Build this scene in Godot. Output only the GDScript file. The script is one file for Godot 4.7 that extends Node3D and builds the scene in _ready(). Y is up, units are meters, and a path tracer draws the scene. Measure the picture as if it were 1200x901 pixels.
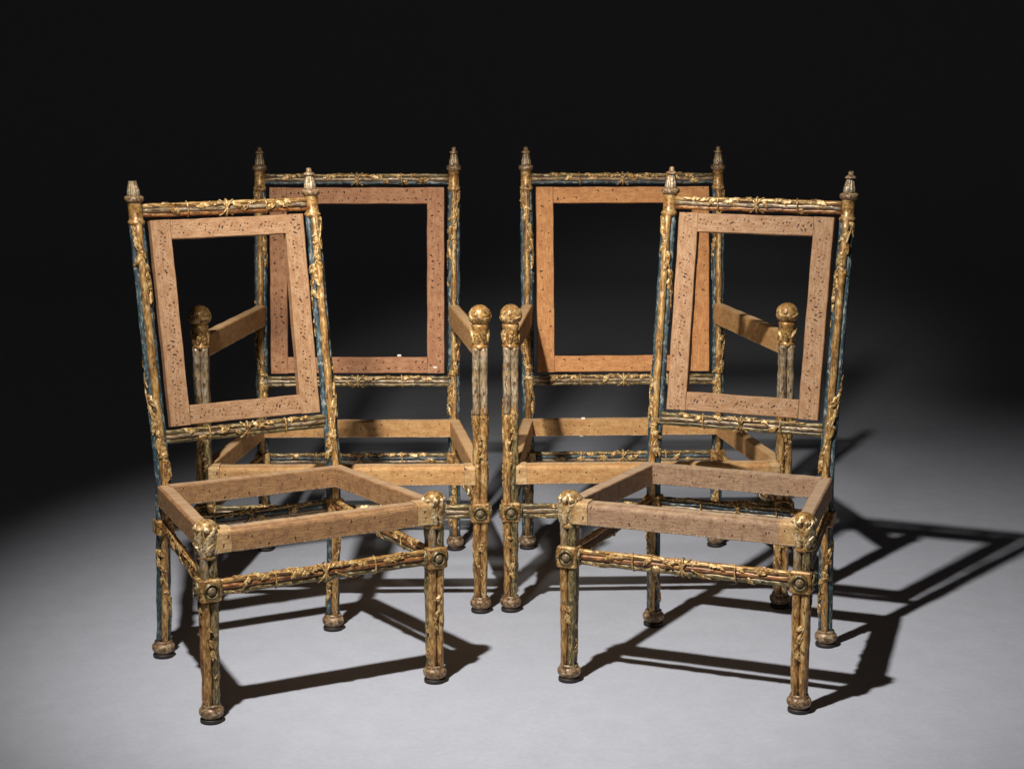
extends Node3D
# Four carved and gilded chair frames on a grey studio sweep, lit by one hard lamp from the upper left front.

var rng := RandomNumberGenerator.new()
var M := {}
var taken := {}


func _ready():
	rng.seed = 71
	# camera
	var cam := Camera3D.new()
	cam.name = "camera"
	cam.position = Vector3(0, 1.3258, 0)
	cam.rotation = Vector3(-0.1781, 0, 0)
	cam.fov = rad_to_deg(2.0 * atan(450.5 / 2180.45))
	cam.near = 0.05
	cam.far = 60.0
	add_child(cam)
	# the dark studio around
	var env := Environment.new()
	env.background_mode = Environment.BG_COLOR
	env.background_color = Color(0.118, 0.113, 0.112)
	env.tonemap_mode = Environment.TONE_MAPPER_LINEAR
	env.tonemap_exposure = 1.0
	env.sdfgi_enabled = true
	env.ssao_enabled = true
	env.ssil_enabled = true
	var we := WorldEnvironment.new()
	we.name = "environment"
	we.environment = env
	add_child(we)
	# the key lamp, high at the front left, snooted to a pool of light
	var key := SpotLight3D.new()
	key.name = "key_lamp"
	key.light_color = Color(1.0, 0.985, 0.97)
	key.light_energy = 15.8
	key.light_size = 0.05
	key.spot_range = 14.0
	key.spot_attenuation = 2.0
	key.spot_angle = 28.6
	key.spot_angle_attenuation = 1.0
	key.shadow_enabled = true
	add_child(key)
	key.position = Vector3(-0.72, 2.94, -2.37)
	key.look_at_from_position(key.position, Vector3(0.17, 0.0, -4.13), Vector3.UP)
	# a second, narrow head below and beside it, on the backs of the chairs
	var fill := SpotLight3D.new()
	fill.name = "fill_lamp"
	fill.light_color = Color(1.0, 0.97, 0.93)
	fill.light_energy = 7.5
	fill.light_size = 0.15
	fill.spot_range = 14.0
	fill.spot_attenuation = 2.0
	fill.spot_angle = 13.2
	fill.spot_angle_attenuation = 0.7
	fill.shadow_enabled = true
	add_child(fill)
	fill.look_at_from_position(Vector3(-0.75, 2.25, -1.3), Vector3(-0.10, 0.80, -4.7), Vector3.UP)

	make_materials()
	make_floor()

	var side := {
		"arms": false, "wf": 0.4996, "wr": 0.4085, "wsr": 0.4008, "wt": 0.4136, "d": 0.4124, "zfoot": -0.4394, "ztop": -0.5408,
		"hs": 0.4081, "hb": 0.2759, "hbr": 0.302, "H": 1.06, "hlb": 0.4971, "hub": 0.9813, "hring": 1.0072, "fat": 1.0}
	var arm := {
		"arms": true, "wf": 0.6516, "wr": 0.5103, "wsr": 0.5084, "wt": 0.5124, "d": 0.5503, "zfoot": -0.5645, "ztop": -0.6521,
		"hs": 0.364, "hb": 0.2463, "hbr": 0.254, "H": 1.07, "hlb": 0.461, "hub": 0.9891, "hring": 1.018, "fat": 0.94,
		"hball": 0.7168, "harm_b": 0.634, "harm_f": 0.644}
	chair("side_chair", "armless gilt chair frame at front left with a broken blunt finial and brown seat rails",
		side, Vector3(-0.3836, 0, -3.6716), 0.5017, {"board": "panel_pink", "rail": "rail_brown", "broken": true, "seed": 3, "scraps": []})
	chair("side_chair", "armless gilt chair frame at front right with greyish mauve seat rails and both finials whole",
		side, Vector3(0.3531, 0, -3.7044), -0.3895, {"board": "panel_pink", "rail": "rail_mauve", "broken": false, "seed": 11, "scraps": []})
	chair("armchair", "open-armed gilt chair frame behind the left armless chair, large dark holes in its panel",
		arm, Vector3(-0.4009, 0, -4.2892), 0.0136, {"board": "panel_tan", "rail": "rail_tan", "broken": false, "seed": 23, "scraps": [Vector3(0.11, 0.5285, 0.004), Vector3(0.205, 0.498, 0.0085)]})
	chair("armchair", "open-armed gilt chair frame behind the right armless chair, with a smooth orange back panel",
		arm, Vector3(0.3223, 0, -4.3171), 0.0453, {"board": "panel_orange", "rail": "rail_tan", "broken": false, "seed": 37, "scraps": [Vector3(-0.11, 0.3645, 0.030), Vector3(-0.115, 0.3195, 0.036)]})


# ---------------------------------------------------------------- helpers
func numbered(called: String) -> String:
	if not taken.has(called):
		taken[called] = 0
		return called
	taken[called] += 1
	return "%s_%03d" % [called, taken[called]]


func obj(called: String, mesh: Mesh, mat: Material, parent: Node) -> MeshInstance3D:
	var o := MeshInstance3D.new()
	var nm := called
	var k := 0
	while parent.has_node(NodePath(nm)):
		k += 1
		nm = "%s_%03d" % [called, k]
	o.name = nm
	o.mesh = mesh
	o.material_override = mat
	o.cast_shadow = GeometryInstance3D.SHADOW_CASTING_SETTING_ON
	parent.add_child(o, true)
	return o


func begin() -> SurfaceTool:
	var st := SurfaceTool.new()
	st.begin(Mesh.PRIMITIVE_TRIANGLES)
	st.set_smooth_group(0)
	return st


func done(st: SurfaceTool) -> ArrayMesh:
	st.generate_normals()
	return st.commit()


func tri(st: SurfaceTool, a: Vector3, b: Vector3, c: Vector3, outward: Vector3):
	if (b - a).cross(c - a).dot(outward) > 0.0:
		st.add_vertex(a); st.add_vertex(c); st.add_vertex(b)
	else:
		st.add_vertex(a); st.add_vertex(b); st.add_vertex(c)


func quad(st, a: Vector3, b: Vector3, c: Vector3, d: Vector3, outward: Vector3):
	tri(st, a, b, c, outward)
	tri(st, a, c, d, outward)


# rings: Array of PackedVector3Array, centres: Array of Vector3
func skin(st, rings: Array, centres: Array, caps := true):
	var n: int = rings[0].size()
	for i in rings.size() - 1:
		var mid: Vector3 = (centres[i] + centres[i + 1]) * 0.5
		for j in n:
			var a: Vector3 = rings[i][j]
			var b: Vector3 = rings[i][(j + 1) % n]
			var c: Vector3 = rings[i + 1][(j + 1) % n]
			var d: Vector3 = rings[i + 1][j]
			quad(st, a, b, c, d, (a + b + c + d) * 0.25 - mid)
	if caps:
		for e in [0, rings.size() - 1]:
			var other: Vector3 = centres[1] if e == 0 else centres[e - 1]
			var out: Vector3 = centres[e] - other
			if out.length() < 1e-6:
				out = Vector3.UP * (1.0 if e > 0 else -1.0)
			for j in n:
				tri(st, centres[e], rings[e][j], rings[e][(j + 1) % n], out)


# lathe along +y at base; profile = [[r, y], ...]; flutes modulate the radius
func lathe(st, base: Vector3, profile: Array, sides := 20, flutes := 0, depth := 0.0, lean := Vector3.ZERO):
	var rings := []
	var cs := []
	for p in profile:
		var ring := PackedVector3Array()
		var c: Vector3 = base + Vector3(0, p[1], 0) + lean * p[1]
		for j in sides:
			var a := TAU * j / sides
			var r: float = p[0]
			if flutes > 0 and p.size() > 2:
				r -= depth * p[2] * (0.5 + 0.5 * cos(a * flutes))
			ring.append(c + Vector3(cos(a) * r, 0, sin(a) * r))
		rings.append(ring)
		cs.append(c)
	# outward test uses centres; add a little spread where the profile steps flat
	for i in rings.size() - 1:
		var n: int = sides
		var mid: Vector3 = (cs[i] + cs[i + 1]) * 0.5
		var flat: bool = absf(profile[i][1] - profile[i + 1][1]) < 1e-5
		for j in n:
			var a: Vector3 = rings[i][j]
			var b: Vector3 = rings[i][(j + 1) % n]
			var c: Vector3 = rings[i + 1][(j + 1) % n]
			var d: Vector3 = rings[i + 1][j]
			var out: Vector3 = (a + b + c + d) * 0.25 - mid
			if flat:
				out = Vector3.UP if profile[i][0] > profile[i + 1][0] else Vector3.DOWN
			quad(st, a, b, c, d, out)
	for e in [0, rings.size() - 1]:
		for j in sides:
			if profile[e][0] > 1e-4:
				tri(st, cs[e], rings[e][j], rings[e][(j + 1) % sides], Vector3.DOWN if e == 0 else Vector3.UP)


# A stem is a Callable t -> [centre, N, B, a, b]; surface point at angle th and height h above it
func on_stem(stem: Callable, t: float, th: float, h: float) -> Vector3:
	var f: Array = stem.call(t)
	return f[0] + f[1] * ((f[3] + h) * cos(th)) + f[2] * ((f[4] + h) * sin(th))


func relief_leaf(st, stem: Callable, t0: float, th0: float, ang: float, L: float, w: float, h0: float, curl: float, lobes := 3.0):
	var NU := 8
	var NV := 6
	var g := []
	var f0: Array = stem.call(t0)
	var r: float = maxf(0.5 * (f0[3] + f0[4]), 0.006)
	var bend := rng.randf_range(-0.5, 0.5)
	for i in NU + 1:
		var u := float(i) / NU
		var row := []
		var hw := w * (pow(sin(PI * pow(clampf(u, 0.02, 0.985), 0.7)), 0.8)) * (1.0 + 0.22 * cos(u * TAU * lobes))
		var aa := ang + bend * u
		for j in NV + 1:
			var v := -1.0 + 2.0 * j / NV
			var s := L * u
			var dt := cos(aa) * s - sin(aa) * v * hw
			var dth := (sin(aa) * s + cos(aa) * v * hw) / r
			var h := h0 * pow(maxf(1.0 - v * v, 0.0), 0.5) * (0.55 + 0.45 * sin(PI * u)) + curl * u * u * (1.0 - absf(v) * 0.5)
			h -= h0 * 0.5 * exp(-v * v * 30.0)
			h += h0 * 0.18 * cos(u * TAU * lobes * 1.0) * absf(v)
			if absf(v) > 0.99 or i == 0:
				h = -0.0025
			row.append(on_stem(stem, t0 + dt, th0 + dth, h))
		g.append(row)
	for i in NU:
		for j in NV:
			var a: Vector3 = g[i][j]
			var c: Vector3 = g[i + 1][j + 1]
			var ctr: Vector3 = stem.call(t0 + cos(ang) * L * (i + 0.5) / NU)[0]
			quad(st, a, g[i][j + 1], c, g[i + 1][j], (a + c) * 0.5 - ctr)


func vine(st, stem: Callable, ta: float, tb: float, tha: float, thb: float, rad: float, h: float, n := 40):
	var rings := []
	var cs := []
	for i in n + 1:
		var u := float(i) / n
		var t := lerpf(ta, tb, u)
		var th := lerpf(tha, thb, u)
		var c := on_stem(stem, t, th, h)
		var nx := on_stem(stem, lerpf(ta, tb, u + 0.01), lerpf(tha, thb, u + 0.01), h)
		var tan := (nx - c).normalized()
		var out: Vector3 = (c - stem.call(t)[0]).normalized()
		var sd := tan.cross(out).normalized()
		var rr := rad * (0.8 + 0.35 * sin(i * 2.1) * sin(i * 0.7))
		var ring := PackedVector3Array()
		for j in 6:
			var a := TAU * j / 6
			ring.append(c + (out * cos(a) + sd * sin(a)) * rr)
		rings.append(ring)
		cs.append(c)
	skin(st, rings, cs)


func reed_mesh(stem: Callable, ta: float, tb: float, phi: float, off: float, rad: float, n := 36, sides := 9) -> ArrayMesh:
	var st := begin()
	reed(st, stem, ta, tb, phi, off, rad, n, sides)
	return done(st)


# off: distance of the reed's own axis from the stem's centre, as a share of (a, b)
func reed(st, stem: Callable, ta: float, tb: float, phi: float, off: float, rad: float, n := 36, sides := 9):
	var rings := []
	var cs := []
	var p1 := rng.randf() * 9.0
	var p2 := rng.randf() * 9.0
	for i in n + 1:
		var t := lerpf(ta, tb, float(i) / n)
		var f: Array = stem.call(t)
		var N: Vector3 = f[1]
		var B: Vector3 = f[2]
		var k: float = 1.0
		if f.size() > 5:
			k = f[5]
		var wob := 0.0005 * sin(t * 61.0 + p1) + 0.0003 * sin(t * 143.0 + p2)
		var c: Vector3 = f[0] + N * (off * k * cos(phi) + wob) + B * (off * k * sin(phi) + wob)
		var rr := rad * k * (1.0 + 0.035 * sin(t * 97.0 + p2) + 0.03 * sin(t * 231.0 + p1))
		var ring := PackedVector3Array()
		for j in sides:
			var a := TAU * j / sides
			ring.append(c + (N * cos(a) + B * sin(a)) * rr)
		rings.append(ring)
		cs.append(c)
	skin(st, rings, cs)


# a straight board from A to B: rounded edges, own axes (x along), UVs in metres along and 0..1 across
func board(called: String, A: Vector3, B: Vector3, up: Vector3, hgt: float, thick: float, mat: Material, parent: Node, round_r := 0.003, big_top := 0.0, wob := 0.0003) -> MeshInstance3D:
	var x := (B - A).normalized()
	var z := x.cross(up).normalized()
	var y := z.cross(x).normalized()
	var L := (B - A).length()
	var prof := []        # [y, z, ny, nz]
	var quad_r := [maxf(round_r, big_top), round_r, round_r, round_r]   # top-front, bottom-front, bottom-back, top-back
	var sy := [1, -1, -1, 1]
	var sz := [1, 1, -1, -1]
	var start := [90.0, 0.0, -90.0, -180.0]
	for q in 4:
		var r: float = quad_r[q]
		var cy: float = sy[q] * (hgt * 0.5 - r)
		var cz: float = sz[q] * (thick * 0.5 - r)
		for k in 5:
			var a := deg_to_rad(start[q] - 22.5 * k)
			prof.append([cy + sin(a) * r, cz + cos(a) * r, sin(a), cos(a)])
	var st := SurfaceTool.new()
	st.begin(Mesh.PRIMITIVE_TRIANGLES)
	var uo := rng.randf()
	var seg := 18
	var n := prof.size()
	var p1 := rng.randf() * 9.0
	var pts := []
	for i in seg + 1:
		var row := []
		var xx := -L * 0.5 + L * i / seg
		for p in prof:
			var d: float = wob * (sin(xx * 47.0 + p1 + p[0] * 90.0) + 0.6 * sin(xx * 131.0 + p1 * 2.0 + p[1] * 200.0))
			row.append([Vector3(xx, p[0] + p[2] * d, p[1] + p[3] * d), Vector3(0, p[2], p[3]), Vector2(xx / 0.6 + uo, 0.5 - p[0] / hgt)])
		pts.append(row)
	for i in seg:
		for j in n:
			var q := [pts[i][j], pts[i][(j + 1) % n], pts[i + 1][(j + 1) % n], pts[i + 1][j]]
			for idx in [0, 1, 2, 0, 2, 3]:
				pass
			var order := [0, 1, 2, 0, 2, 3]
			var e1: Vector3 = q[1][0] - q[0][0]
			var e2: Vector3 = q[2][0] - q[0][0]
			var nn: Vector3 = q[0][1] + q[1][1]
			if e1.cross(e2).dot(nn) > 0.0:
				order = [0, 2, 1, 0, 3, 2]
			for idx in order:
				st.set_normal(q[idx][1]); st.set_uv(q[idx][2]); st.add_vertex(q[idx][0])
	for e in [0, seg]:
		var nx := Vector3(-1 if e == 0 else 1, 0, 0)
		var c := Vector3(pts[e][0][0].x, 0, 0)
		for j in n:
			var a: Vector3 = pts[e][j][0]
			var b: Vector3 = pts[e][(j + 1) % n][0]
			var tr := [c, a, b] if (a - c).cross(b - c).dot(nx) < 0.0 else [c, b, a]
			for v in tr:
				st.set_normal(nx); st.set_uv(Vector2(uo + v.z * 2.0, 0.5 - v.y / hgt)); st.add_vertex(v)
	var o := obj(called, st.commit(), mat, parent)
	o.transform = Transform3D(Basis(x, y, z), (A + B) * 0.5)
	return o


func block(st, c: Vector3, half: Vector3, cham := 0.003):
	# chamfered box, flat shaded
	st.set_smooth_group(-1)
	var P := func(sx, sy, sz, ax):
		var h := half - Vector3(cham, cham, cham)
		h[ax] = half[ax]
		return c + Vector3(sx * h.x, sy * h.y, sz * h.z)
	for ax in 3:
		for s in [-1, 1]:
			var vs := []
			for uv in [[-1, -1], [1, -1], [1, 1], [-1, 1]]:
				var k := [0, 0, 0]
				k[ax] = s
				k[(ax + 1) % 3] = uv[0]
				k[(ax + 2) % 3] = uv[1]
				vs.append(P.call(k[0], k[1], k[2], ax))
			var o := Vector3.ZERO
			o[ax] = s
			quad(st, vs[0], vs[1], vs[2], vs[3], o)
	for ax in 3:
		var b: int = (ax + 1) % 3
		var d: int = (ax + 2) % 3
		for s1 in [-1, 1]:
			for s2 in [-1, 1]:
				var vs := []
				for e in [[-1, b], [1, b], [1, d], [-1, d]]:
					var k := [0, 0, 0]
					k[ax] = e[0]
					k[b] = s1
					k[d] = s2
					vs.append(P.call(k[0], k[1], k[2], e[1]))
				var o := Vector3.ZERO
				o[b] = s1
				o[d] = s2
				quad(st, vs[0], vs[1], vs[2], vs[3], o)
	for sx in [-1, 1]:
		for sy in [-1, 1]:
			for sz in [-1, 1]:
				tri(st, P.call(sx, sy, sz, 0), P.call(sx, sy, sz, 1), P.call(sx, sy, sz, 2), Vector3(sx, sy, sz))
	st.set_smooth_group(0)


# ---------------------------------------------------------------- materials
func seamless(freq: float, sd: int, size := 512, oct := 5) -> Image:
	var n := FastNoiseLite.new()
	n.seed = sd
	n.noise_type = FastNoiseLite.TYPE_SIMPLEX_SMOOTH
	n.frequency = freq
	n.fractal_octaves = oct
	n.fractal_gain = 0.55
	var im := n.get_seamless_image(size, size)
	im.convert(Image.FORMAT_L8)
	return im


func ramp(stops: Array, x: float) -> Color:
	if x <= stops[0][0]:
		return stops[0][1]
	for i in stops.size() - 1:
		if x < stops[i + 1][0]:
			return stops[i][1].lerp(stops[i + 1][1], (x - stops[i][0]) / (stops[i + 1][0] - stops[i][0]))
	return stops[-1][1]


func c8(r, g, b) -> Color:
	return Color(r / 255.0, g / 255.0, b / 255.0)


func worn(stops: Array, chips: Color, chip_at: float, grime: Color, grime_at: float, sd: int, rough: float, metal: float, relief := 0.05, fine_w := 0.9) -> StandardMaterial3D:
	var S := 512
	var big := seamless(0.010, sd, S, 4)
	var fine := seamless(0.045, sd + 1, S, 4)
	var spot := seamless(0.030, sd + 2, S, 5)
	var im := Image.create(S, S, true, Image.FORMAT_RGB8)
	var hm := Image.create(S, S, true, Image.FORMAT_L8)
	var rg := Image.create(S, S, true, Image.FORMAT_L8)
	for y in S:
		for x in S:
			var a := big.get_pixel(x, y).r
			var b := fine.get_pixel(x, y).r
			var c := spot.get_pixel(x, y).r
			var v := clampf(0.5 + (a - 0.5) * 0.8 + (b - 0.5) * fine_w, 0.0, 1.0)
			var col := ramp(stops, v)
			var g := smoothstep(grime_at, grime_at + 0.10, c * 0.7 + a * 0.3)
			col = col.lerp(grime, g * 0.85)
			var k := smoothstep(chip_at, chip_at + 0.05, (1.0 - c) * 0.6 + b * 0.4)
			col = col.lerp(chips, k * 0.8)
			im.set_pixel(x, y, col)
			hm.set_pixel(x, y, Color.from_hsv(0, 0, clampf(b * 0.6 + c * 0.3 + 0.25 - k * 0.4, 0, 1)))
			var rr := clampf(rough + g * 0.3 + k * 0.3 + (b - 0.5) * 0.25, 0.1, 1.0)
			rg.set_pixel(x, y, Color(rr, rr, rr))
	im.generate_mipmaps()
	var m := StandardMaterial3D.new()
	m.albedo_texture = ImageTexture.create_from_image(im)
	m.roughness_texture = ImageTexture.create_from_image(rg)
	m.roughness = 1.0
	m.metallic = metal
	m.heightmap_enabled = true
	m.heightmap_texture = ImageTexture.create_from_image(hm)
	m.heightmap_scale = relief
	m.uv1_triplanar = true
	m.uv1_scale = Vector3(5, 5, 5)
	return m


# bare wood with tack holes: 1024 x 128, u along 0.6 m, v across the board
func bare_wood(base: Color, dark: Color, light: Color, holes: int, mode: int, hole_px: float, sd: int, stain: Color, stain_amt: float) -> StandardMaterial3D:
	var W := 1024
	var H := 128
	var n1 := FastNoiseLite.new()
	n1.seed = sd
	n1.frequency = 1.0
	n1.fractal_octaves = 4
	var im := Image.create(W, H, true, Image.FORMAT_RGB8)
	var hm := Image.create(W, H, true, Image.FORMAT_L8)
	for y in H:
		for x in W:
			# wrap along u by sampling a circle
			var a := TAU * x / W
			var cx := cos(a)
			var cy := sin(a)
			var grain := n1.get_noise_3d(cx * 2.2, cy * 2.2, y * 0.11)
			var fineg := n1.get_noise_3d(cx * 9.0 + 40.0, cy * 9.0, y * 0.35 + 9.0)
			var blot := n1.get_noise_3d(cx * 3.0 + 90.0, cy * 3.0, y * 0.018 + 30.0)
			var v := grain * 0.9 + fineg * 0.7
			var col := base.lerp(dark, clampf(-v * 0.9, 0.0, 0.6)).lerp(light, clampf(v * 0.8, 0.0, 0.55))
			col = col.lerp(stain, clampf((blot + 0.15) * 2.2, 0.0, 1.0) * stain_amt)
			var mott := n1.get_noise_3d(cx * 14.0 + 200.0, cy * 14.0, y * 0.09 + 70.0)
			col = col.lerp(light if mott > 0.0 else dark, clampf(absf(mott) * 0.45, 0.0, 0.22))
			var edge := minf(y, H - 1 - y) / float(H)
			col = col.lerp(dark, 0.25 * smoothstep(0.06, 0.0, edge))
			# frayed, bruised lower edge
			if mode == 2:
				var fray := n1.get_noise_3d(cx * 26.0 + 300.0, cy * 26.0, 5.0)
				col = col.lerp(c8(222, 204, 176), 0.7 * smoothstep(0.02, -0.03, (H - 1 - y) / float(H) - 0.05 - fray * 0.10))
				col = col.lerp(dark, 0.25 * smoothstep(0.15, 0.4, n1.get_noise_3d(cx * 5.0 + 400.0, cy * 5.0, y * 0.012)))
			im.set_pixel(x, y, col)
			hm.set_pixel(x, y, Color.from_hsv(0, 0, clampf(0.62 + v * 0.22, 0, 1)))
	var r := RandomNumberGenerator.new()
	r.seed = sd + 5
	for k in holes:
		var hx := W * (k + r.randf() * 0.9) / holes
		var band := 0.0
		if mode == 0:      # zigzag pairs through the middle of the board
			band = [40.0, 84.0, 62.0][k % 3] + 14.0 * sin(k * 0.35) + r.randf_range(-13, 13)
		elif mode == 1:    # a row near the inner edge and a loose one
			band = (92.0 if k % 3 else 36.0) + r.randf_range(-12, 12)
		else:
			band = r.randf_range(18, 110)
		var rad := hole_px * (0.35 + 0.95 * pow(r.randf(), 2.0))
		var ang := r.randf_range(-0.9, 0.9)
		var stretch := r.randf_range(1.0, 2.6)
		var tone := r.randf_range(0.5, 1.0)
		for dy in range(-14, 15):
			for dx in range(-14, 15):
				var px := int(hx) + dx
				var py := int(band) + dy
				if py < 0 or py >= H:
					continue
				px = posmod(px, W)
				# texels are not square on the board: 0.59 mm along, 0.36 mm across
				var ux := (dx * 0.59 * cos(ang) + dy * 0.36 * sin(ang)) / 0.45
				var uy := (-dx * 0.59 * sin(ang) + dy * 0.36 * cos(ang)) / 0.45 / stretch
				var d := sqrt(ux * ux + uy * uy)
				var k2 := smoothstep(rad + 1.1, rad - 0.9, d)
				if k2 > 0.0:
					var o := im.get_pixel(px, py)
					im.set_pixel(px, py, o.lerp(c8(44, 20, 8), k2 * tone))
					var ho := hm.get_pixel(px, py).r
					hm.set_pixel(px, py, Color.from_hsv(0, 0, ho * (1.0 - 0.9 * k2)))
				elif d < rad + 2.2:
					var o2 := im.get_pixel(px, py)
					im.set_pixel(px, py, o2.lerp(light, 0.18))
	im.generate_mipmaps()
	var m := StandardMaterial3D.new()
	m.albedo_texture = ImageTexture.create_from_image(im)
	m.roughness = 0.72
	m.heightmap_enabled = true
	m.heightmap_texture = ImageTexture.create_from_image(hm)
	m.heightmap_scale = 0.08
	return m


func make_materials():
	var gold := [[0.15, c8(80, 52, 26)], [0.36, c8(138, 98, 52)], [0.52, c8(180, 136, 76)], [0.68, c8(204, 166, 104)], [0.85, c8(224, 200, 150)]]
	M.gilt = worn(gold, c8(206, 186, 150), 0.67, c8(70, 46, 24), 0.615, 5, 0.36, 0.22, 0.02, 0.5)
	var gold2 := [[0.15, c8(80, 52, 26)], [0.4, c8(146, 106, 54)], [0.58, c8(194, 154, 88)], [0.8, c8(228, 202, 146)]]
	M.leaf = worn(gold2, c8(226, 210, 172), 0.66, c8(70, 42, 20), 0.60, 25, 0.42, 0.22, 0.03)
	var pale := [[0.15, c8(104, 74, 40)], [0.4, c8(168, 134, 82)], [0.58, c8(208, 180, 128)], [0.8, c8(236, 220, 184)]]
	M.pale = worn(pale, c8(236, 226, 200), 0.64, c8(76, 48, 24), 0.61, 35, 0.36, 0.22, 0.03)
	var olive := [[0.15, c8(48, 44, 28)], [0.4, c8(98, 86, 54)], [0.6, c8(146, 124, 76)], [0.85, c8(188, 168, 120)]]
	M.olive = worn(olive, c8(196, 186, 160), 0.65, c8(44, 34, 20), 0.58, 95, 0.38, 0.2, 0.02, 0.6)
	var brown := [[0.15, c8(66, 38, 20)], [0.4, c8(118, 72, 36)], [0.6, c8(164, 108, 56)], [0.85, c8(196, 150, 94)]]
	M.bole = worn(brown, c8(180, 156, 120), 0.66, c8(50, 32, 20), 0.60, 45, 0.42, 0.15, 0.02, 0.6)
	var dull := [[0.15, c8(72, 50, 32)], [0.4, c8(120, 90, 60)], [0.6, c8(154, 122, 84)], [0.85, c8(188, 162, 126)]]
	M.dull = worn(dull, c8(196, 184, 164), 0.64, c8(62, 44, 28), 0.58, 55, 0.42, 0.15, 0.03)
	var teal := [[0.15, c8(24, 34, 38)], [0.45, c8(42, 64, 72)], [0.62, c8(70, 94, 100)], [0.85, c8(146, 154, 150)]]
	M.teal = worn(teal, c8(182, 176, 158), 0.63, c8(48, 38, 28), 0.57, 65, 0.5, 0.0, 0.02, 0.6)
	var grey := [[0.15, c8(78, 62, 42)], [0.45, c8(138, 122, 96)], [0.65, c8(176, 162, 136)], [0.85, c8(212, 202, 182)]]
	M.grey = worn(grey, c8(176, 128, 64), 0.585, c8(70, 46, 26), 0.59, 85, 0.38, 0.2, 0.02, 0.6)
	for n in ["gilt", "bole", "teal", "grey", "dull", "olive"]:
		for w in [["_up", Vector3(8, 2.2, 8)], ["_along", Vector3(2.2, 8, 8)]]:
			var v: StandardMaterial3D = M[n].duplicate()
			v.uv1_scale = w[1]
			v.uv1_offset = Vector3(0.37, 0.11, 0.71)
			M[n + w[0]] = v
	M.dark = StandardMaterial3D.new()
	M.dark.albedo_color = c8(40, 32, 28)
	M.dark.roughness = 0.6
	M.core = StandardMaterial3D.new()
	M.core.albedo_color = c8(74, 46, 24)
	M.core.roughness = 0.75
	M.paper = StandardMaterial3D.new()
	M.paper.albedo_color = c8(226, 220, 208)
	M.paper.roughness = 0.9
	M.panel_pink = bare_wood(c8(168, 130, 94), c8(120, 82, 52), c8(198, 164, 128), 185, 0, 3.3, 101, c8(150, 106, 68), 0.6)
	M.panel_tan = bare_wood(c8(170, 122, 84), c8(118, 74, 46), c8(194, 148, 108), 88, 1, 4.4, 111, c8(148, 94, 60), 0.6)
	M.panel_orange = bare_wood(c8(194, 136, 80), c8(140, 84, 44), c8(214, 162, 106), 44, 1, 3.6, 121, c8(168, 108, 60), 0.6)
	M.rail_brown = bare_wood(c8(162, 120, 76), c8(96, 62, 36), c8(188, 150, 104), 36, 2, 3.2, 131, c8(132, 96, 66), 0.5)
	M.rail_mauve = bare_wood(c8(164, 130, 98), c8(98, 70, 46), c8(194, 166, 136), 40, 2, 3.2, 141, c8(146, 114, 92), 0.5)
	M.rail_tan = bare_wood(c8(190, 146, 90), c8(136, 92, 50), c8(210, 174, 122), 36, 2, 3.0, 151, c8(172, 122, 70), 0.7)
	M.rail_end = bare_wood(c8(196, 160, 110), c8(134, 94, 52), c8(222, 196, 150), 60, 2, 3.4, 161, c8(164, 120, 68), 0.7)
	var f := StandardMaterial3D.new()
	var S := 512
	var a := seamless(0.02, 301, S, 5)
	var b := seamless(0.12, 302, S, 3)
	var im := Image.create(S, S, true, Image.FORMAT_RGB8)
	for y in S:
		for x in S:
			var v := 0.70 + (a.get_pixel(x, y).r - 0.5) * 0.03 + (b.get_pixel(x, y).r - 0.5) * 0.03
			im.set_pixel(x, y, Color(v * 0.978, v * 0.995, v * 1.04))
	im.generate_mipmaps()
	f.albedo_texture = ImageTexture.create_from_image(im)
	f.uv1_triplanar = true
	f.uv1_world_triplanar = true
	f.uv1_scale = Vector3(0.9, 0.9, 0.9)
	f.roughness = 0.85
	M.floor = f


func make_floor():
	# one sheet of studio paper: flat under the chairs, far behind them curving up into the wall
	var st := begin()
	var prof := []
	for i in 36:
		prof.append(Vector2(3.0 - i * 0.4, 0.0))
	var R := 2.2
	for i in range(1, 13):
		var a := PI * 0.5 * i / 12
		prof.append(Vector2(-11.0 - sin(a) * R, R - cos(a) * R))
	prof.append(Vector2(-13.2, 8.0))
	for i in prof.size() - 1:
		for j in 24:
			var x0 := -12.0 + 1.0 * j
			var p0: Vector2 = prof[i]
			var p1: Vector2 = prof[i + 1]
			quad(st, Vector3(x0, p0.y, p0.x), Vector3(x0 + 1.0, p0.y, p0.x), Vector3(x0 + 1.0, p1.y, p1.x), Vector3(x0, p1.y, p1.x), Vector3(0, 1, 1))
	var o := obj("floor", done(st), M.floor, self)
	o.set_meta("kind", "structure")
	o.set_meta("label", "smooth pale grey studio paper sweeping up into the dark behind the chairs")


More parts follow.
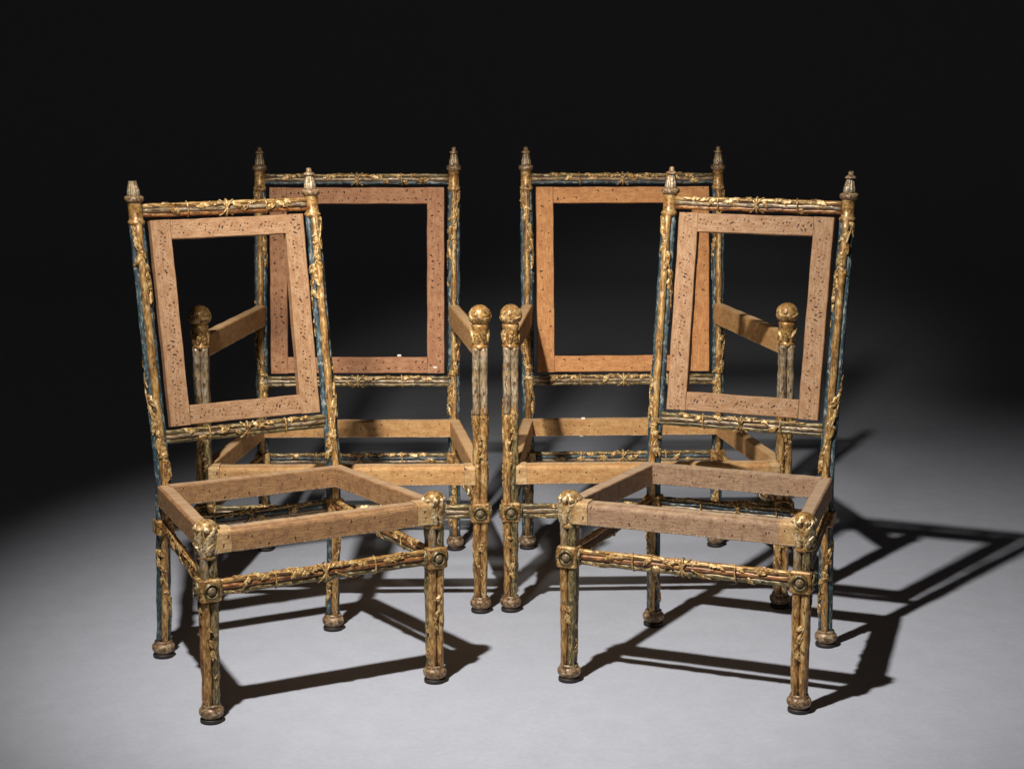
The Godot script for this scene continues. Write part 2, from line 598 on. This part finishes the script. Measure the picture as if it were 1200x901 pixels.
# ---------------------------------------------------------------- chair
func chair(called: String, label: String, D: Dictionary, at: Vector3, yaw: float, look: Dictionary):
	rng.seed = look.seed
	var o := Node3D.new()
	o.name = numbered(called)
	add_child(o)
	o.position = at
	o.rotation.y = yaw
	o.set_meta("label", label)
	o.set_meta("category", "chair" if not D.arms else "armchair")
	o.set_meta("group", "carved and gilded chair frames standing in a group")
	var fat: float = D.fat

	# stems of the posts
	var rear := func(s: int):
		return func(t: float) -> Array:
			var c: Vector3
			if t <= D.hs:
				var u: float = t / D.hs
				c = Vector3(s * lerpf(D.wr, D.wsr, u) * 0.5, t, lerpf(D.zfoot, -D.d, u))
			else:
				var u: float = (t - D.hs) / (D.H - D.hs)
				c = Vector3(s * lerpf(D.wsr, D.wt, u) * 0.5, t, lerpf(-D.d, D.ztop, u))
			var k: float = fat * lerpf(0.94, 1.04, clampf(t / 0.45, 0, 1))
			return [c, Vector3.RIGHT, Vector3.BACK, 0.0165 * k, 0.0165 * k, k]
	var front := func(s: int):
		return func(t: float) -> Array:
			var k: float = lerpf(0.86, 1.04, clampf(t / D.hb, 0, 1)) * (1.0 if not D.arms else 0.96)
			return [Vector3(s * D.wf * 0.5, t, 0), Vector3.RIGHT, Vector3.BACK, 0.018 * k, 0.018 * k, k]

	for s in [-1, 1]:
		# ---- rear post, one piece from the foot to the finial
		var stem: Callable = rear.call(s)
		var st := begin()
		reed(st, stem, 0.030, D.hub - 0.022, 0.0, 0.0, 0.0090, 30, 8)
		var post := obj("rear_post", done(st), M.core, o)
		var mats := [M.teal_up, M.gilt_up, M.teal_up, M.bole_up]
		for q in 4:
			obj("reed", reed_mesh(stem, 0.028, D.hub - 0.024, q * PI * 0.5, 0.0098 if q != 1 else 0.0096, 0.0070 if q != 1 else 0.0082, 44, 10), mats[q], post)
		garland(post, stem, s, D.hub - 0.03, D.hlb - 0.09, 0.886, 0.40, 0.021, 1.0)
		garland(post, stem, s, D.hbr - 0.05, 0.06, 0.17, 0.36, 0.016, 0.8)
		foot(o, stem.call(0.0)[0], 1.0 * fat)
		# plain gilded collar and turned finial
		var cb: Vector3 = stem.call(D.hub - 0.027)[0]
		var ct: Vector3 = stem.call(D.hring)[0]
		var lean: Vector3 = (ct - cb) / (ct.y - cb.y) - Vector3.UP
		st = begin()
		var hh: float = D.hring - 0.004 - cb.y
		lathe(st, cb, [[0.0148 * fat, -0.003], [0.0182 * fat, 0.0], [0.0185 * fat, 0.003], [0.0182 * fat, 0.006], [0.0152 * fat, 0.0085], [0.0150 * fat, hh * 0.5], [0.0154 * fat, hh - 0.004], [0.017 * fat, hh]], 24, 0, 0.0, lean)
		obj("collar", done(st), M.gilt, post)
		finial(o, stem.call(D.hring - 0.004)[0], lean, fat, look.broken and s == -1)

		# ---- front leg
		var fs: Callable = front.call(s)
		var top: float = D.hs - 0.055
		if D.arms:
			top = D.hball - 0.075
		st = begin()
		reed(st, fs, 0.030, top, 0.0, 0.0, 0.0100, 24, 8)
		var leg := obj("front_leg" if not D.arms else "front_post", done(st), M.core, o)
		var lm := [M.olive_up, M.gilt_up, M.bole_up, M.olive_up] if s < 0 else [M.gilt_up, M.gilt_up, M.olive_up, M.bole_up]
		for q in 4:
			obj("reed", reed_mesh(fs, 0.028, D.hb - 0.02, PI * 0.25 + q * PI * 0.5, 0.0126, 0.0090, 24, 10), lm[q], leg)
			if D.arms:
				obj("reed", reed_mesh(fs, D.hb + 0.018, D.hs + 0.12, PI * 0.25 + q * PI * 0.5, 0.0126, 0.0090, 24, 10), lm[q], leg)
				obj("reed", reed_mesh(fs, D.hs + 0.118, top, PI * 0.25 + q * PI * 0.5, 0.0128, 0.0092, 20, 10), M.grey_up, leg)
			else:
				obj("reed", reed_mesh(fs, D.hb + 0.018, top + 0.01, PI * 0.25 + q * PI * 0.5, 0.0121, 0.0088, 12, 10), M.grey_up if q % 2 else M.olive_up, leg)
		if D.arms:
			garland(leg, fs, s, D.hb - 0.03, 0.05, 0.16, 0.20, 0.013, 0.95)
			garland(leg, fs, -s, D.hb - 0.03, 0.09, 0.10, 0.26, 0.016, 0.8)
			garland(leg, fs, s, D.hs + 0.15, D.hb + 0.03, 0.38, 0.24, 0.013, 0.95)
			garland(leg, fs, -s, D.hs + 0.11, D.hs - 0.05, 0.42, 0.3, 0.016, 0.8)
			var jl := begin()
			for k in 7:
				relief_leaf(jl, fs, D.hs + 0.088 + rng.randf_range(-0.006, 0.006), TAU * k / 7 + 0.3, rng.randf_range(-0.2, 0.2), rng.randf_range(0.045, 0.075), 0.008, 0.0032, 0.0012)
			obj("acanthus_leaf", done(jl), M.gilt, leg)
		else:
			garland(leg, fs, s, D.hb - 0.03, 0.06, 0.155, 0.30, 0.017, 0.85)
		foot(o, fs.call(0.0)[0], 1.0)
		boss(o, fs.call(D.hb)[0], 0.0222, 0.0232, true)
		boss(o, stem.call(D.hbr)[0] + Vector3(0, 0, 0.002), 0.0195, 0.0165, false)
		if D.arms:
			ball_top(o, fs.call(D.hball)[0])
		else:
			capital(o, fs.call(D.hs)[0])

	# ---- carved rails of the back
	var L: Callable = rear.call(-1)
	var Rr: Callable = rear.call(1)
	var rad := 0.015 * fat
	var tr_mats := [M.olive_along, M.grey_along, M.teal_along] if D.arms else [M.gilt_along, M.grey_along, M.bole_along]
	carved_rail("top_rail", o, L.call(D.hub)[0] + Vector3(rad, 0, 0.002), Rr.call(D.hub)[0] + Vector3(-rad, 0, 0.002), 0.030 * fat, tr_mats, Vector3.UP, 1.0)
	carved_rail("lower_back_rail", o, L.call(D.hlb)[0] + Vector3(rad, 0, 0.002), Rr.call(D.hlb)[0] + Vector3(-rad, 0, 0.002), 0.030 * fat, [M.olive_along, M.grey_along, M.olive_along], Vector3.UP, 0.75)
	# ---- stretchers
	var fl := Vector3(-D.wf * 0.5, D.hb, 0)
	var fr := Vector3(D.wf * 0.5, D.hb, 0)
	var rl: Vector3 = L.call(D.hbr)[0]
	var rr2: Vector3 = Rr.call(D.hbr)[0]
	var sh := 0.034
	carved_rail("front_stretcher", o, fl + Vector3(0.021, 0, 0), fr - Vector3(0.021, 0, 0), sh, [M.gilt_along, M.bole_along, M.olive_along] if not D.arms else [M.olive_along, M.grey_along, M.olive_along], Vector3.UP, 1.0 if not D.arms else 0.8)
	carved_rail("rear_stretcher", o, rl + Vector3(0.018, 0, 0), rr2 - Vector3(0.018, 0, 0), 0.028, [M.olive_along, M.teal_along, M.grey_along], Vector3.UP, 0.7)
	for s in [-1, 1]:
		var a: Vector3 = (rl if s < 0 else rr2)
		var b: Vector3 = (fl if s < 0 else fr)
		var dir := (b - a).normalized()
		carved_rail("side_stretcher", o, a + dir * 0.018, b - dir * 0.02, 0.032, [M.gilt_along, M.bole_along, M.olive_along], Vector3.UP, 0.8)

	# ---- bare seat rails
	var rm: Material = M[look.rail]
	var rh := 0.047 if not D.arms else 0.046
	var ry: float = D.hs - 0.004 - rh * 0.5
	if not D.arms:
		ry = D.hs - 0.012 - rh * 0.5
	var ht: float = D.hs - 0.01
	var sl: Vector3 = L.call(ht)[0]
	var sr: Vector3 = Rr.call(ht)[0]
	var ext := 0.013
	var zf := 0.010
	var eb := 0.034 if not D.arms else 0.026
	var x1: float = D.wf * 0.5 - 0.012
	board("seat_rail", Vector3(-x1 + eb, ry, zf - 0.009), Vector3(x1 - eb, ry, zf - 0.009), Vector3.UP, rh, 0.036, rm, o, 0.003, 0.012, 0.0004)
	board("corner_block", Vector3(-x1, ry + 0.001, zf - 0.0085), Vector3(-x1 + eb - 0.0006, ry + 0.001, zf - 0.0085), Vector3.UP, rh + 0.002, 0.037, M.rail_end, o, 0.003, 0.011, 0.0004)
	board("corner_block", Vector3(x1 - eb + 0.0006, ry + 0.001, zf - 0.0085), Vector3(x1, ry + 0.001, zf - 0.0085), Vector3.UP, rh + 0.002, 0.037, M.rail_end, o, 0.003, 0.011, 0.0004)
	var rz: float = sl.z + 0.026
	board("seat_rail", Vector3(sl.x + 0.004, ry + 0.004, rz), Vector3(sr.x - 0.004, ry + 0.004, rz), Vector3.UP, rh * 0.96, 0.028, rm, o, 0.003, 0.0, 0.0004)
	for s in [-1, 1]:
		var pa: Vector3 = sl if s < 0 else sr
		var a := Vector3(pa.x + s * 0.002, ry + 0.0025, rz - 0.0135)
		var b := Vector3(s * D.wf * 0.5 - s * 0.004, ry + 0.0015, -0.010)
		if s > 0:
			board("seat_rail", b, a, Vector3.UP, rh * 0.98, 0.030, rm, o, 0.003, 0.006, 0.0004)
		else:
			board("seat_rail", a, b, Vector3.UP, rh * 0.98, 0.030, rm, o, 0.003, 0.006, 0.0004)

	# ---- back panel: four bare boards full of tack holes, in the plane of the raked posts
	var pm: Material = M[look.board]
	var bw := 0.0455
	var yt: float = D.hub - 0.022
	var yb: float = D.hlb + 0.021
	var gap := 0.027 * fat
	var P := func(s: float, y: float, dz := 0.0) -> Vector3:
		var f: Array = rear.call(int(signf(s))).call(y)
		var f0: Vector3 = f[0]
		var half: float = absf(f0.x) - gap
		return Vector3(s * half, y, f0.z + 0.001 + dz)
	var upv: Vector3 = (P.call(1.0, yt) - P.call(1.0, yb)).normalized()
	for s in [-1, 1]:
		var half: float = absf(P.call(s, yt).x)
		var k := (half - bw * 0.5) / half
		var a: Vector3 = P.call(s * k, yb)
		var b: Vector3 = P.call(s * k, yt)
		# x axis runs up the stile; its inner edge is at v = 1
		board("panel_stile", a if s > 0 else b, b if s > 0 else a, Vector3(-1, 0, 0) if s > 0 else Vector3(1, 0, 0), bw, 0.020, pm, o, 0.0022, 0.0, 0.0005)
	for e in [0, 1]:
		var y: float = (yt - bw * 0.47) if e == 0 else (yb + bw * 0.47)
		var half: float = absf(P.call(1.0, y).x)
		var k := (half - bw) / half
		var a: Vector3 = P.call(-k, y, 0.0002)
		var b: Vector3 = P.call(k, y, 0.0002)
		board("panel_rail", a, b, upv, bw * 0.94, 0.020, pm, o, 0.0022, 0.0, 0.0005)

	# ---- crumbs of old backing paper left on the boards
	for p in look.scraps:
		var b0 := begin()
		var c0: Vector3 = P.call(1.0, p.y, 0.0) * Vector3(0, 1, 1) + Vector3(p.x, 0, p.z)
		block(b0, c0, Vector3(0.0055, 0.003, 0.003), 0.0016)
		obj("paper_scrap", done(b0), M.paper, o)

	# ---- arms
	if D.arms:
		for s in [-1, 1]:
			var a: Vector3 = rear.call(s).call(D.harm_b)[0] + Vector3(s * 0.002, 0, 0.010)
			var b := Vector3(s * D.wf * 0.5, D.harm_f, -0.010)
			if s > 0:
				board("arm", b, a, Vector3.UP, 0.054, 0.030, rm, o, 0.004, 0.008, 0.0004)
			else:
				board("arm", a, b, Vector3.UP, 0.054, 0.030, rm, o, 0.004, 0.008, 0.0004)


func garland(parent: Node, stem: Callable, s: int, t_hi: float, t_lo: float, t_front: float, pitch: float, size: float, dense: float):
	# a leafy vine that winds down the post, crossing its front at t_front and every pitch below
	var st := begin()
	var ang := func(t: float) -> float:
		var turn := TAU * (t - t_front) / pitch
		return PI * 0.5 + (turn if s < 0 else -turn)
	vine(st, stem, t_hi, t_lo, ang.call(t_hi), ang.call(t_lo), 0.0024, 0.0008, 60)
	var slope := atan2(TAU * 0.017, pitch)
	var t := t_hi
	var k := 0
	while t > t_lo + size * 0.8:
		var th: float = ang.call(t)
		# going down the vine: t falls; angle of travel on the unrolled post
		var travel := PI - (slope if s < 0 else -slope) * -1.0
		var side := 1.0 if k % 2 == 0 else -1.0
		var L := size * rng.randf_range(1.25, 1.8)
		relief_leaf(st, stem, t, th, travel + side * rng.randf_range(0.2, 0.5), L, L * rng.randf_range(0.20, 0.30), rng.randf_range(0.0018, 0.0027), rng.randf_range(0.0002, 0.0014))
		if rng.randf() < 0.15 * dense:
			relief_leaf(st, stem, t, th + side * 0.5, travel + side * 1.2, L * 0.7, L * 0.25, 0.0032, 0.0015, 2.0)
		t -= size * rng.randf_range(0.75, 1.1) / dense
		k += 1
	obj("leaf_garland", done(st), M.leaf, parent)


func foot(o: Node, at: Vector3, size: float):
	var k := size * 0.94
	var st := begin()
	lathe(st, at, [[0.0170 * k, 0.0385], [0.0205 * k, 0.0370], [0.0210 * k, 0.0345], [0.0204 * k, 0.0325], [0.0232 * k, 0.0305], [0.0262 * k, 0.0270], [0.0270 * k, 0.0225], [0.0260 * k, 0.0175], [0.0232 * k, 0.0135], [0.0205 * k, 0.0110]], 24)
	var f := obj("foot", done(st), M.dull, o)
	st = begin()
	lathe(st, at, [[0.0225 * k, 0.0], [0.0245 * k, 0.002], [0.0245 * k, 0.007], [0.0225 * k, 0.0092], [0.013 * k, 0.0095], [0.013 * k, 0.0125]], 24)
	obj("foot_pad", done(st), M.dark, f)


func boss(o: Node, c: Vector3, hw: float, hh: float, rosette: bool):
	var st := begin()
	block(st, c, Vector3(hw, hh, hw), 0.003)
	var b := obj("boss_block", done(st), M.gilt, o)
	if not rosette:
		return
	for face in 3:
		var dirs := [Vector3.BACK, Vector3.RIGHT, Vector3.LEFT]
		var n: Vector3 = dirs[face]
		var q := Quaternion(Vector3.UP, n)
		var rs := begin()
		lathe(rs, Vector3.ZERO, [[0.0172, -0.001], [0.0172, 0.002], [0.0160, 0.0042], [0.0140, 0.0046], [0.0122, 0.0036], [0.0112, 0.0006]], 24)
		var ring := obj("rosette_ring", done(rs), M.olive, b)
		ring.transform = Transform3D(Basis(q), c + n * hw)
		rs = begin()
		lathe(rs, Vector3.ZERO, [[0.0088, -0.001], [0.0090, 0.0016], [0.0080, 0.0040], [0.0056, 0.0060], [0.0026, 0.0070], [0.0002, 0.0073]], 20)
		var dome := obj("rosette_dome", done(rs), M.grey, b)
		dome.transform = Transform3D(Basis(q), c + n * hw)


func capital(o: Node, at: Vector3):
	# a cup of upright leaves closing in a knob, at the head of a front leg
	var st := begin()
	var y0 := -0.066
	lathe(st, at, [[0.0185, y0 - 0.004], [0.0215, y0], [0.0205, y0 + 0.006], [0.0178, y0 + 0.010], [0.0185, -0.040], [0.0205, -0.020], [0.0215, -0.008], [0.0190, 0.002], [0.012, 0.007], [0.001, 0.009]], 24)
	var c := obj("capital", done(st), M.gilt, o)
	var stem := func(t: float) -> Array:
		var r := 0.019 + 0.003 * clampf(t / 0.06, 0.0, 1.0) - 0.010 * maxf(t - 0.058, 0.0) / 0.012
		return [at + Vector3(0, y0 + t, 0), Vector3.RIGHT, Vector3.BACK, r, r]
	st = begin()
	for k in 8:
		relief_leaf(st, stem, 0.008, TAU * (k + 0.5) / 8 + rng.randf_range(-0.1, 0.1), rng.randf_range(-0.12, 0.12), rng.randf_range(0.048, 0.056), 0.0085, 0.0040, rng.randf_range(0.003, 0.006))
	for k in 7:
		relief_leaf(st, stem, 0.002, TAU * k / 7, 0.0, 0.030, 0.0075, 0.0050, 0.0055)
	for k in 8:
		relief_leaf(st, stem, 0.050, TAU * k / 8 + 0.2, 0.1, 0.018, 0.0065, 0.0055, 0.003, 2.0)
	obj("acanthus_leaf", done(st), M.pale, c)


func ball_top(o: Node, c: Vector3):
	var r := 0.0250
	var st := begin()
	var prof := []
	for i in 15:
		var a := lerpf(-1.25, PI * 0.5 - 0.02, i / 14.0)
		prof.append([cos(a) * r * (1.0 + 0.02 * sin(i * 1.7)), sin(a) * r])
	lathe(st, c, prof, 26)
	var b := obj("ball_finial", done(st), M.gilt, o)
	st = begin()
	lathe(st, c, [[0.0178, -0.078], [0.0205, -0.075], [0.0205, -0.071], [0.0175, -0.068], [0.0170, -0.055], [0.0168, -0.040], [0.0182, -0.033], [0.0200, -0.027], [0.0200, -0.022], [0.013, -0.018]], 24)
	obj("neck", done(st), M.gilt, b)
	var stem := func(t: float) -> Array:
		var rr := 0.0178 if t < 0.04 else 0.0178 + (t - 0.04) * 0.25
		return [c + Vector3(0, -0.076 + t, 0), Vector3.RIGHT, Vector3.BACK, rr, rr]
	var ball := func(t: float) -> Array:
		var yy := clampf(t, -0.0248, 0.0248)
		var rr := maxf(sqrt(r * r - yy * yy), 0.002)
		return [c + Vector3(0, yy, 0), Vector3.RIGHT, Vector3.BACK, rr, rr]
	st = begin()
	for k in 7:
		relief_leaf(st, stem, 0.006, TAU * k / 7, 0.0, 0.036, 0.0078, 0.0040, 0.0045)
	for k in 8:
		relief_leaf(st, ball, -0.022, TAU * (k + 0.5) / 8, 0.0, rng.randf_range(0.023, 0.028), 0.0085, 0.0030, 0.0010)
	for k in 6:
		relief_leaf(st, ball, -0.002, TAU * k / 6 + rng.randf(), rng.randf_range(-0.2, 0.2), rng.randf_range(0.016, 0.022), 0.0075, 0.0018, 0.0002)
	obj("acanthus_leaf", done(st), M.leaf, b)


func finial(o: Node, at: Vector3, lean: Vector3, k: float, broken: bool):
	var st := begin()
	var z := 1.0
	lathe(st, at, [[0.0150 * k, -0.004], [0.0190 * k, -0.001], [0.0210 * k, 0.002], [0.0212 * k, 0.006], [0.0196 * k, 0.0095], [0.0145 * k, 0.0115]], 24, 0, 0.0, lean)
	var f := obj("finial", done(st), M.dull, o)
	st = begin()
	lathe(st, at, [[0.0125 * k, 0.0105, 0.3], [0.0142 * k, 0.014, 0.8], [0.0138 * k, 0.020, 1.0], [0.0118 * k, 0.029, 1.0], [0.0096 * k, 0.038, 0.8], [0.0088 * k, 0.0425, 0.2]], 40, 10, 0.0028 * k, lean)
	obj("fluted_body", done(st), M.grey, f)
	if broken:
		return
	st = begin()
	lathe(st, at, [[0.0080 * k, 0.0420], [0.0122 * k, 0.0425], [0.0128 * k, 0.0445], [0.0110 * k, 0.0470], [0.0070 * k, 0.0490], [0.0062 * k, 0.0520], [0.0060 * k, 0.0555], [0.0048 * k, 0.0580], [0.0004, 0.0590]], 20, 0, 0.0, lean)
	obj("tip", done(st), M.dull, f)


func carved_rail(called: String, o: Node, A: Vector3, B: Vector3, h: float, mats: Array, up: Vector3, dense: float):
	# three reeds lying one above the other, bound by crossed ribbons and sprays of leaves
	var x := (B - A).normalized()
	var f := x.cross(up).normalized()
	var L := (B - A).length()
	var stem := func(t: float) -> Array:
		return [A + x * t, up, f, h * 0.5, h * 0.24]
	var st := begin()
	# core
	var rings := []
	var cs := []
	for e in 2:
		var c: Vector3 = A if e == 0 else B
		var ring := PackedVector3Array()
		for j in 12:
			var a := TAU * j / 12
			ring.append(c + up * cos(a) * h * 0.42 + f * sin(a) * h * 0.17)
		rings.append(ring)
		cs.append(c)
	skin(st, rings, cs)
	var rail := obj(called, done(st), M.core, o)
	var rr := h * 0.187
	for q in 3:
		var rs := begin()
		var off := (1 - q) * h * 0.322
		var shifted := func(t: float) -> Array:
			return [A + x * t + up * off + f * (0.0012 if q == 1 else 0.0), up, f, rr, rr]
		reed(rs, shifted, 0.0, L, 0.0, 0.0, rr, 30, 9)
		obj("reed", done(rs), mats[q], rail)
	# crossed ribbon at the middle and two bands
	var rb := begin()
	var m := L * 0.5
	for sgn in [-1.0, 1.0]:
		vine(rb, stem, m - 0.016, m + 0.016, -0.6 * sgn + PI * 0.5 - sgn * 0.9, PI * 0.5 + sgn * 1.5, 0.0026, 0.0016, 14)
		vine(rb, stem, m + sgn * 0.24 * L, m + sgn * 0.24 * L + 0.004, -0.3, PI + 0.3, 0.0024, 0.0014, 14)
	vine(rb, stem, m, m + 0.001, -0.4, PI + 0.4, 0.0034, 0.002, 14)
	obj("ribbon_tie", done(rb), M.leaf, rail)
	# sprays of leaves from the middle outwards, mostly along the upper reed
	var lf := begin()
	for sgn in [-1.0, 1.0]:
		var t := 0.012
		var k := 0
		while t < L * 0.5 - 0.045:
			var bare: bool = (t > L * 0.17 and t < L * 0.24) or t > L * 0.36
			if not bare or rng.randf() < 0.1 * dense:
				var sz := rng.randf_range(0.020, 0.032)
				var th := PI * 0.5 + rng.randf_range(-0.3, 0.15) - 0.75 * (1.0 if rng.randf() < 0.8 else -0.7)
				var dir := 0.0 if sgn > 0 else PI
				relief_leaf(lf, stem, m + sgn * t, th, dir + rng.randf_range(-0.35, 0.35), sz, sz * rng.randf_range(0.20, 0.28), rng.randf_range(0.0022, 0.0034), rng.randf_range(0.0, 0.0018))
			t += rng.randf_range(0.015, 0.024) / dense
			k += 1
		vine(lf, stem, m + sgn * 0.004, m + sgn * L * 0.40, 0.95, 0.55, 0.0020, 0.0008, 24)
	obj("leaf_spray", done(lf), M.leaf, rail)
	if called == "front_stretcher":
		# a narrow ribbon wound round the reeds
		var wd := begin()
		for sgn in [-1.0, 1.0]:
			vine(wd, stem, m + sgn * 0.02, m + sgn * L * 0.44, PI * 0.5, PI * 0.5 + sgn * TAU * 0.9, 0.0021, 0.0010, 60)
		obj("wound_ribbon", done(wd), M.leaf, rail)
